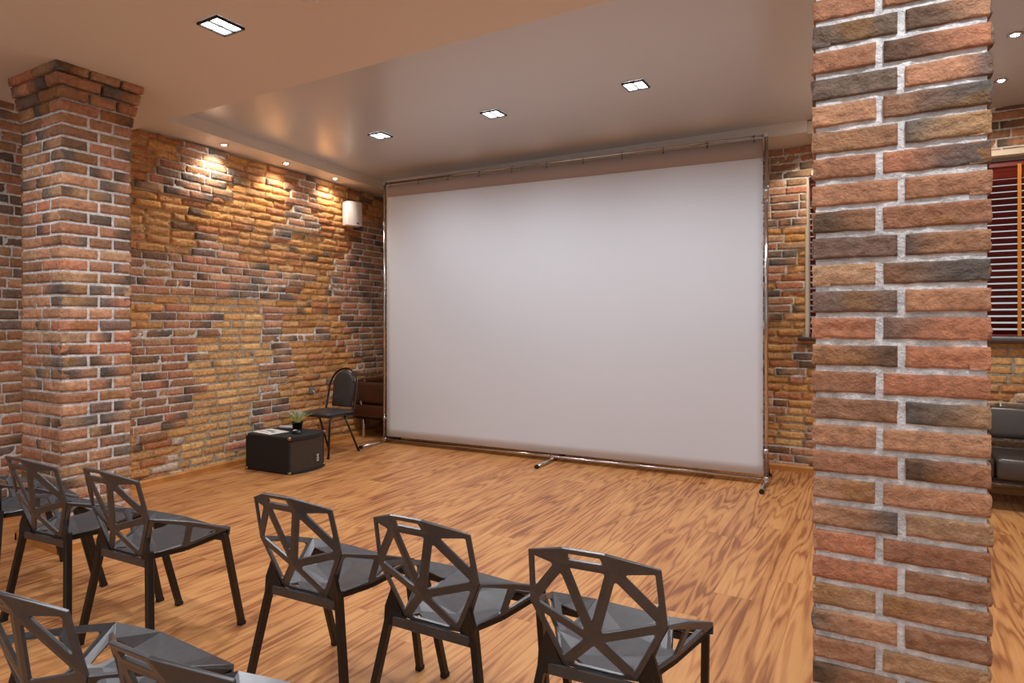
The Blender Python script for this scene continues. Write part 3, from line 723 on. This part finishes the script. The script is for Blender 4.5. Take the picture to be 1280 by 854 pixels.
def make_chair():
    r = empty('faceted_chair')
    a, b, e_ = .0150, .0150, .021   # shared strut half width, outer rim width
    fb = [ (('Tl','Pl','Ql'),), (('Pl','Pr','Qr','Ql'), (.016,.018,.016,.018), .005), (('Pr','Tr','Qr'),) ]
    for s, q in (('l', 1), ('r', -1)):
        def o(names, ins):
            n = len(names)
            if q == 1: return (names, ins, .007)
            nn = names[::-1]; ii = [ins[(n-2-i) % n] for i in range(n)]
            return (nn, ii, .007)
        fb += [o(('T'+s,'Q'+s,'W'+s), [.012, a, .018]), o(('Q'+s,'N','W'+s), [a, b, a]), o(('W'+s,'N','B'+s), [b, a, .017])]
    fb += [(('Ql','Qr','N'), (.012, a, a), .007), (('N','Br','Bl'), (a, .010, a), .007)]
    shell(fb, 'backrest', r)
    fs = []
    for s, q in (('l', 1), ('r', -1)):
        def o(names, ins, rad=.009):
            n = len(names)
            if q == 1: return (names, ins, rad)
            nn = names[::-1]; ii = [ins[(n-2-i) % n] for i in range(n)]
            return (nn, ii, rad)
        fs += [o(('W'+s,'B'+s,'J'+s,'K'+s), [.018, .012, .013, .019], .014), o(('K'+s,'J'+s,'S'+s), [.013, .012, .019]),
               o(('B'+s,'Z','Y'+s), [.012, .011, .010], .005), (('Y'+s,'Z','C0'),), (('B'+s,'Y'+s,'J'+s),), (('Y'+s,'C0','X'+s,'J'+s),),
               (('X'+s,'C0','F0'),), (('X'+s,'F0','G'+s),), o(('J'+s,'X'+s,'G'+s,'S'+s), [.012, .018, .04, .026], .006)]
    fs += [(('Gl','F0','Gr'),)]
    # front lip
    for s in 'lr':
        for k in 'SG': PT[k+s+'2'] = PT[k+s]+V3(0, -.006, -.030)
    fs += [(('Sl','Gl','Gl2','Sl2'),), (('Gl','Gr','Gr2','Gl2'),), (('Gr','Sr','Sr2','Gr2'),)]
    shell(fs, 'seat', r, .008)
    for sx in (-1, 1):
        m = MB(); m.beam((sx*.164,-.210,.470), (sx*.250,-.262,.012), .024, .030, up=(0,1,0), bevel=.003)
        l = m.build('leg', M['leg_black'], r)
        MB().box((sx*.2515,-.2635,.009), (.027,.033,.018), bevel=.003).build('foot_cap', M['foot'], l)
        m = MB(); m.beam((sx*.252,.090,.478), (sx*.229,.205,.012), .024, .030, up=(0,1,0), bevel=.003)
        l = m.build('leg', M['leg_black'], r)
        MB().box((sx*.229,.2055,.009), (.027,.033,.018), bevel=.003).build('foot_cap', M['foot'], l)
    # frame under the shell: rear cross bar, side rails, triangular brackets
    MB().beam((-.162,-.220,.420), (.162,-.220,.420), .034, .010, up=(0,1,0), bevel=.002).build('cross_bar', M['black'], r)
    m = MB()
    for sx in (-1, 1):
        m.beam((sx*.118,-.204,.429), (sx*.183,-.055,.437), .012, .020, up=(0,0,1), bevel=.002)
        m.beam((sx*.183,-.055,.437), (sx*.258,.092,.476), .012, .020, up=(0,0,1), bevel=.002)
    m.beam((-.25,.087,.452), (-.12,.11,.436), .022, .012, up=(0,1,0)).beam((-.12,.11,.436), (.12,.11,.436), .022, .012, up=(0,1,0)).beam((.12,.11,.436), (.25,.087,.452), .022, .012, up=(0,1,0))
    m.build('seat_frame', M['leg_black'], r)
    for sx in (-1, 1):
        bm = bmesh.new(); pts = [(sx*.157,-.226,.535), (sx*.116,-.214,.444), (sx*.118,-.218,.408), (sx*.184,-.232,.405), (sx*.180,-.231,.47)]
        f = bm.faces.new([bm.verts.new(p) for p in pts]); e2 = bmesh.ops.extrude_face_region(bm, geom=[f]); bmesh.ops.translate(bm, vec=(0, .016, 0), verts=[v for v in e2['geom'] if isinstance(v, bmesh.types.BMVert)])
        bmesh.ops.recalc_face_normals(bm, faces=bm.faces); me = bpy.data.meshes.new('bracket'); bm.to_mesh(me); bm.free()
        link_mesh('bracket', me, M['leg_black'], r)
    return r
chair0 = make_chair()
ROW = 'black faceted chairs in the row facing the screen'; FRN = 'black faceted chairs in the nearest row'
chairs = [(-.716, 1.919, .082, 'rightmost black faceted openwork chair, nearest the brick pillar at right', ROW),
          (-1.300, 1.914, .03, 'second black faceted openwork chair from the right, its seat reaching behind the rightmost one', ROW),
          (-1.874, 1.886, .055, 'third black faceted openwork chair from the right, just right of the aisle', ROW),
          (-2.862, 1.776, .05, 'black faceted openwork chair with its right front leg fully in view, left of the aisle', ROW),
          (-3.438, 1.722, .09, 'black faceted openwork chair directly in front of the base of the left brick pillar', ROW),
          (-4.075, 1.755, -.11, 'black faceted chair cut by the left picture edge, only its seat in view', ROW),
          (-1.806, 1.016, .044, 'black faceted chair in the bottom left corner, its seat spreading to the right', FRN),
          (-1.229, 1.024, .039, 'black faceted chair at the bottom edge, only its top rail in view', FRN)]
for i, (x, y, a, lb, gp) in enumerate(chairs):
    c_ = chair0 if i == 0 else copy_tree(chair0)
    c_.location = (x, y, 0); c_.rotation_euler = (0, 0, a); tag(c_, lb, 'chair', gp)

# ------------------------------------------------------------ loudspeaker cabinet used as a low table
BW, BD, BH = .60, .475, .355       # along x, along y, height
bx_ = empty('speaker_cabinet', (-5.135, 4.385, 0), math.radians(3.5))
tag(bx_, 'black carpeted loudspeaker cabinet lying on the floor as a low table by the brick wall', 'speaker')
MB().box((-.01, 0, BH/2), (BW-.02, BD, BH), bevel=.012).build('cabinet', M['carpet'], bx_)
gp = [(BW/2-.022, -BD/2+.02)] + [(BW/2-.022+.058*math.sin(PI*t/14)**.8, -BD/2+.02+(BD-.04)*t/14) for t in range(1, 14)] + [(BW/2-.022, BD/2-.02)]
MB().prism(gp, .022, BH-.03).build('grille', M['grille'], bx_)
def lip(z0_, z1_, k):
    p = [(BW/2-.03, -BD/2)] + [(BW/2-.012+.062*math.sin(PI*t/14)**.8, -BD/2+BD*t/14) for t in range(0, 15)] + [(BW/2-.03, BD/2)]
    return MB().prism(p, z0_, z1_)
lip(.002, .022, 0).build('bottom_lip', M['carpet'], bx_)
lip(BH-.03, BH-.001, 0).build('top_lip', M['carpet'], bx_)
for sx, sy, sz in ((1,-1,1),(1,-1,0),(1,1,1),(1,1,0),(-1,-1,1),(-1,-1,0)):
    c = Vector((sx*(BW/2-.018), sy*(BD/2-.008), (BH-.012) if sz else .014)); c.x += -.004 if sx < 0 else .0
    bm = bmesh.new(); bmesh.ops.create_icosphere(bm, subdivisions=2, radius=.023)
    me = bpy.data.meshes.new('corner_guard'); 
    for v in bm.verts: v.co = Vector((max(-.5,min(.5,v.co.x/.023*.8))*.028, max(-.5,min(.5,v.co.y/.023*.8))*.028, max(-.5,min(.5,v.co.z/.023*.8))*.028))+c
    for f in bm.faces: f.smooth = True
    bm.to_mesh(me); bm.free(); link_mesh('corner_guard', me, M['steel'], bx_)
# silver emblem low on the grille: a crossed mark above a small block
xb = BW/2-.022+.058*math.sin(PI*.66)**.8+.001
em = MB()
for pts in ([(-.019,.040),(-.007,.044),(.002,.026),(-.006,.020)], [(.019,.046),(.008,.046),(-.004,.020),(.006,.016)]):
    a = [em.bm.verts.new((0, p[0], p[1])) for p in pts]; b2 = [em.bm.verts.new((.004, p[0], p[1])) for p in pts]
    em.bm.faces.new(a[::-1]); em.bm.faces.new(b2)
    for i in range(4): em.bm.faces.new((a[i], a[(i+1)%4], b2[(i+1)%4], b2[i]))
for (cy_, cz_, wy_, hz_) in ((-.012,-.004,.010,.034), (.012,-.004,.010,.030), (0,.012,.030,.009), (0,-.020,.030,.009)):
    em.box((.002, cy_, cz_), (.004, wy_, hz_))
eo = em.build('emblem', M['logo'], bx_); eo.location = (xb+.004, .082, .105); eo.rotation_euler = (0, 0, math.radians(12))

TZ = BH+.0005
def on_box(lx, ly, z=0):
    c, s = math.cos(math.radians(3.5)), math.sin(math.radians(3.5)); return (-5.135+c*lx-s*ly, 4.385+s*lx+c*ly, TZ+z)
# flat sheets
pm = MB().box((0,0,.002), (.30,.215,.004), bevel=.001, seg=1)
pp = empty('magazine', on_box(-.13, -.075), math.radians(-6)); tag(pp, 'white printed brochure lying flat on the black speaker cabinet', 'brochure')
pm.build('pages', M['paper'], pp)
q = MB().box((-.03,.02,.0045), (.12,.05,.0006)).box((.07,-.02,.0045), (.05,.03,.0006)).box((-.05,-.05,.0045), (.16,.012,.0006)); q.build('print', M['ink'], pp)
# rolled paper
rp = empty('rolled_paper', on_box(-.09, .13, .0), math.radians(14)); tag(rp, 'rolled white paper lying behind the brochure on the speaker cabinet', 'paper roll')
m = MB(); sp_ = [( (.008+.012*t/26)*math.cos(t*.55), (.008+.012*t/26)*math.sin(t*.55)+.0205) for t in range(27)]
A_ = [m.bm.verts.new((-.11, y, z)) for y, z in sp_]; B_ = [m.bm.verts.new((.11, y, z)) for y, z in sp_]
for i in range(26): m.bm.faces.new((A_[i], A_[i+1], B_[i+1], B_[i])).smooth = True
ro = m.build('sheet', M['paper'], rp); md = ro.modifiers.new('t', 'SOLIDIFY'); md.thickness = .0008
# potted plant
pt = empty('potted_plant', on_box(.075, .075)); tag(pt, 'small spiky grey-green plant in a black pot on the speaker cabinet', 'plant')
MB().lathe([(.036,0),(.040,.002),(.052,.085),(.056,.085),(.056,.098),(.050,.098),(.048,.085),(.001,.084)], n=28).build('pot', M['pot'], pt)
MB().lathe([(.001,.083),(.047,.083),(.046,.088),(.001,.091)], n=20).build('soil', M['soil'], pt)
def leaves(count, seed, mname, rad, hgt, spread):
    rg = random.Random(seed); bm = bmesh.new()
    for i in range(count):
        a = rg.uniform(0, 2*PI); r0 = rg.uniform(0, .028); tilt = rg.uniform(.1, 1)*spread; h = hgt*rg.uniform(.7, 1.05)
        d = Vector((math.cos(a), math.sin(a), 0)); sd = Vector((-d.y, d.x, 0)); prev = None; w0 = rad*rg.uniform(.8, 1.2)
        for k in range(6):
            t = k/5; p = d*(r0+tilt*t**1.5*h) + Vector((0,0,.085+h*t*(1-.25*tilt*t))); w_ = w0*(1-t)**.7+.0003
            cur = (bm.verts.new(p-sd*w_), bm.verts.new(p+d*w_*.4), bm.verts.new(p+sd*w_))
            if prev:
                bm.faces.new((prev[0], prev[1], cur[1], cur[0])); bm.faces.new((prev[1], prev[2], cur[2], cur[1]))
            prev = cur
    me = bpy.data.meshes.new('foliage'); bm.to_mesh(me); bm.free()
    o = link_mesh('foliage', me, M[mname], pt); md = o.modifiers.new('t', 'SOLIDIFY'); md.thickness = .0008; return o
leaves(70, 1, 'leaf_grey', .0060, .150, .75)
leaves(34, 2, 'leaf_green', .0070, .13, 1.5)['label'] = 'yellow-green outer blades'
# computer mouse
ms = empty('computer_mouse', on_box(.175, -.03, .001), math.radians(30)); tag(ms, 'small black and silver computer mouse beside the plant on the speaker cabinet', 'mouse')
bm = bmesh.new(); bmesh.ops.create_uvsphere(bm, u_segments=24, v_segments=14, radius=1)
for v in bm.verts:
    z = max(v.co.z, -.12); v.co = Vector((v.co.x*.054, v.co.y*.031, .002+(z+.12)*.031*(1.0-.25*v.co.x)))
for f in bm.faces: f.smooth = True
me = bpy.data.meshes.new('mouse_body'); bm.to_mesh(me); bm.free(); link_mesh('body', me, M['pot'], ms)
bm = bmesh.new(); bmesh.ops.create_uvsphere(bm, u_segments=20, v_segments=12, radius=1)
for v in bm.verts: v.co = Vector((-.014+v.co.x*.032, v.co.y*.022, .022+v.co.z*.0165))
for f in bm.faces: f.smooth = True
me = bpy.data.meshes.new('mouse_top'); bm.to_mesh(me); bm.free(); link_mesh('palm_cover', me, M['logo'], ms)
MB().tube([(.030,-.003,.029), (.030,.003,.029)], .006, n=12).build('scroll_wheel', M['grey_plastic'], ms)

# ------------------------------------------------------------ banquet chair with tube frame
bc = empty('tube_frame_chair', (-5.30, 5.10, 0), math.radians(3)); tag(bc, 'black padded chair with a round-topped tube frame standing by the brick wall', 'chair')
def rnd(pts, r=.05, n=6):
    pts = [Vector(p) for p in pts]; out = [pts[0]]
    for i in range(1, len(pts)-1):
        a = (pts[i-1]-pts[i]); b = (pts[i+1]-pts[i]); t = min(r, a.length*.45, b.length*.45); p = pts[i]+a.normalized()*t; q = pts[i]+b.normalized()*t
        for k in range(n+1): s = k/n; out.append((1-s)**2*p+2*s*(1-s)*pts[i]+s*s*q)
    out.append(pts[-1]); return out
TR = .0115
for sx in (-1, 1):     # side loop: front leg, seat rail
    MB().tube(rnd([(sx*.235,-.245,0), (sx*.215,-.20,.435), (sx*.205,.19,.425)], .07), TR).build('front_leg', M['tube'], bc)
    MB().tube([(sx*.19,.05,.425), (sx*.225,.245,.0)], TR).build('rear_leg', M['tube'], bc)
    for p in ((sx*.235,-.245,.006), (sx*.225,.245,.006)):
        MB().tube([(p[0],p[1],0), (p[0],p[1],.03)], .0145, n=10).build('foot_cap', M['foot'], bc)
hoop = [(-.205,.17,.43), (-.205,.20,.50), (-.20,.245,.72)] + [(-.20*math.cos(a), .245+.05*math.sin(a), .72+.20*math.sin(a)) for a in [PI*k/14 for k in range(1, 14)]] + [(.20,.245,.72), (.205,.20,.50), (.205,.17,.43)]
MB().tube(hoop, TR, n=10).build('back_hoop', M['tube'], bc)
MB().tube([(-.205,-.18,.428), (.205,-.18,.428)], .009, n=8).tube([(-.2,.12,.424), (.2,.12,.424)], .009, n=8).build('cross_bar', M['tube'], bc)
def pad(name, outline, t, mt, m, par, bulge=.012):
    bm = bmesh.new(); n = len(outline); cx = sum(p[0] for p in outline)/n; cy = sum(p[1] for p in outline)/n
    levels = [(.93, -t/2), (1.0, -t/4), (1.0, t/4), (.95, t/2), (.7, t/2+bulge*.6), (.35, t/2+bulge)]
    rings = [[bm.verts.new(mt @ Vector((cx+(x-cx)*s, cy+(y-cy)*s, z))) for x, y in outline] for s, z in levels]
    for a, b in zip(rings, rings[1:]):
        for k in range(n): bm.faces.new((a[k], a[(k+1)%n], b[(k+1)%n], b[k])).smooth = True
    bm.faces.new(rings[0][::-1]); f = bm.faces.new(rings[-1]); f.smooth = True
    bmesh.ops.recalc_face_normals(bm, faces=bm.faces)
    me = bpy.data.meshes.new(name); bm.to_mesh(me); bm.free(); return link_mesh(name, me, m, par)
so = arc(.16,-.17,.05,-PI/2,0,4)+arc(.16,.15,.05,0,PI/2,4)+arc(-.16,.15,.05,PI/2,PI,4)+arc(-.16,-.17,.05,PI,1.5*PI,4)
so = [(x*1.04, y*1.02-.005) for x, y in so]
pad('seat', so, .036, Matrix.Translation((0,0,.454)), M['leatherette'], bc, .014)
bo = [(-.13,0),(.13,0)] + [(.150*math.cos(a)*1.0, .26+.15*math.sin(a)) for a in [PI*k/14 for k in range(15)]] 
bo[0] = (-.14, 0); bo[1] = (.14, 0)
mt = Matrix.Translation((0,.222,.49)) @ Matrix.Rotation(math.radians(90-8), 4, 'X')
pad('backrest', bo, .034, mt, M['leatherette'], bc, .010)
for a in (.1, .5, .9):
    t = PI*a; MB().tube([(-.145*math.cos(t), .235+.03*math.sin(t), .735+.13*math.sin(t)+.0), (-.20*math.cos(t), .245+.05*math.sin(t), .72+.20*math.sin(t))], .004, n=6).build('back_pin', M['tube'], bc)

# ------------------------------------------------------------ sofas
def sofa(x0_, x1_, yf, m, lb, leg_xs):
    s = empty('sofa', ((x0_+x1_)/2, yf, 0)); tag(s, lb, 'sofa', None); W_ = x1_-x0_
    n = max(1, round(W_/.66)); cw = W_/n
    for i in range(n):
        cx = -W_/2+cw*(i+.5)
        MB().box((cx, .27, .335), (cw-.006, .54, .165), bevel=.035, seg=4).build('seat_cushion', m, s)
        MB().box((cx, .575, .62), (cw-.006, .13, .26), rot=Matrix.Rotation(math.radians(-7), 3, 'X'), bevel=.04, seg=4).build('back_cushion', m, s)
        for o_ in [x for x in bpy.data.objects if x.parent == s and x.name.split('.')[0] in ('seat_cushion', 'back_cushion')]:
            for f in o_.data.polygons: f.use_smooth = True
    MB().box((0, .30, .245), (W_-.06, .50, .03)).build('base_frame', M['darkmetal'], s)
    for lx in leg_xs:
        for ly in (.04, .56):
            MB().tube([(lx-(x0_+x1_)/2, ly, 0), (lx-(x0_+x1_)/2, ly, .24)], .022, n=16).build('leg', M['chrome'], s)
        MB().tube([(lx-(x0_+x1_)/2, .50, .40), (lx-(x0_+x1_)/2, .545, .47), (lx-(x0_+x1_)/2, .56, .54)], .016, n=10).build('back_bracket', M['chrome'], s)
    return s
ls = empty('sofa', (-5.50, 6.33, 0)); tag(ls, 'dark brown leather sofa end half hidden behind the left edge of the screen', 'sofa')
for nm, c, sz in (('seat_cushion', (.0,.0,.345), (.56,.74,.16)), ('arm_cushion', (.0,-.325,.575), (.56,.10,.25)), ('back_cushion', (-.225,.06,.60), (.11,.62,.26))):
    q = MB().box(c, sz, bevel=.035, seg=4).build(nm, M['sofa_brown'], ls); q.data.polygons.foreach_set('use_smooth', [True]*len(q.data.polygons))
MB().box((0,0,.255), (.50,.66,.03)).build('base_frame', M['darkmetal'], ls)
for lx in (-.13, .22):
    for ly in (-.31, .31): MB().tube([(lx,ly,0),(lx,ly,.25)], .022, n=16).build('leg', M['chrome'], ls)
MB().tube([(-.13,-.34,.40),(-.13,-.36,.45),(-.13,-.345,.50)], .016, n=10).build('arm_bracket', M['chrome'], ls)
sofa(.1, 2.74, 6.02, M['sofa_black'], 'grey-black leather sofa under the blinds, right of the near pillar', (.2, 1.42, 2.64))

# ------------------------------------------------------------ things on the left wall
wy = 5.88
ws = empty('wall_speaker', (wallx(wy)+.02, wy, 2.64), math.atan2(NL[1], NL[0])); tag(ws, 'white box loudspeaker mounted high on the brick wall', 'speaker')
pr = [(.05,-.1),(.165,-.1)]+[(.165+.022*math.sin(PI*k/10), -.100+.2*k/10) for k in range(1, 10)]+[(.165,.1),(.05,.1)]
m = MB().prism(pr, 0, .295); bmesh.ops.bevel(m.bm, geom=[e for e in m.bm.edges if abs(e.verts[0].co.z-e.verts[1].co.z) < 1e-5], offset=.008, segments=2, affect='EDGES'); m.build('case', M['white_plastic'], ws)
for o_ in [x for x in bpy.data.objects if x.parent == ws]: o_.rotation_euler = (0,0,math.radians(-18)); o_.location = (0,0,0)
MB().beam((-.0,0,.15), (.09,0,.15), .05, .03).box((-.0,0,.15), (.02,.08,.12)).build('bracket', M['white_plastic'], ws)
lg = MB().box((.187, .03, .032), (.003, .036, .012), bevel=.001).build('badge', M['darkmetal'], ws); lg.rotation_euler = (0,0,math.radians(-18))
MB().tube([(.02,.0,.27),(.005,.01,.40),(.012,.02,.50)], .004, n=6).build('cable', M['foot'], ws)
sy = 5.26
so_ = empty('wall_socket', (wallx(sy)+.012, sy, .655), math.atan2(NL[1], NL[0])); tag(so_, 'small grey junction box with loose wires set in the brick wall behind the padded chair', 'socket')
MB().box((.006,0,0), (.03,.075,.075), bevel=.006).build('box', M['grey_plastic'], so_)
MB().tube([(.02,0,0),(.045,.008,-.015),(.035,.012,-.045)], .005, n=6).build('wire', M['white_plastic'], so_)
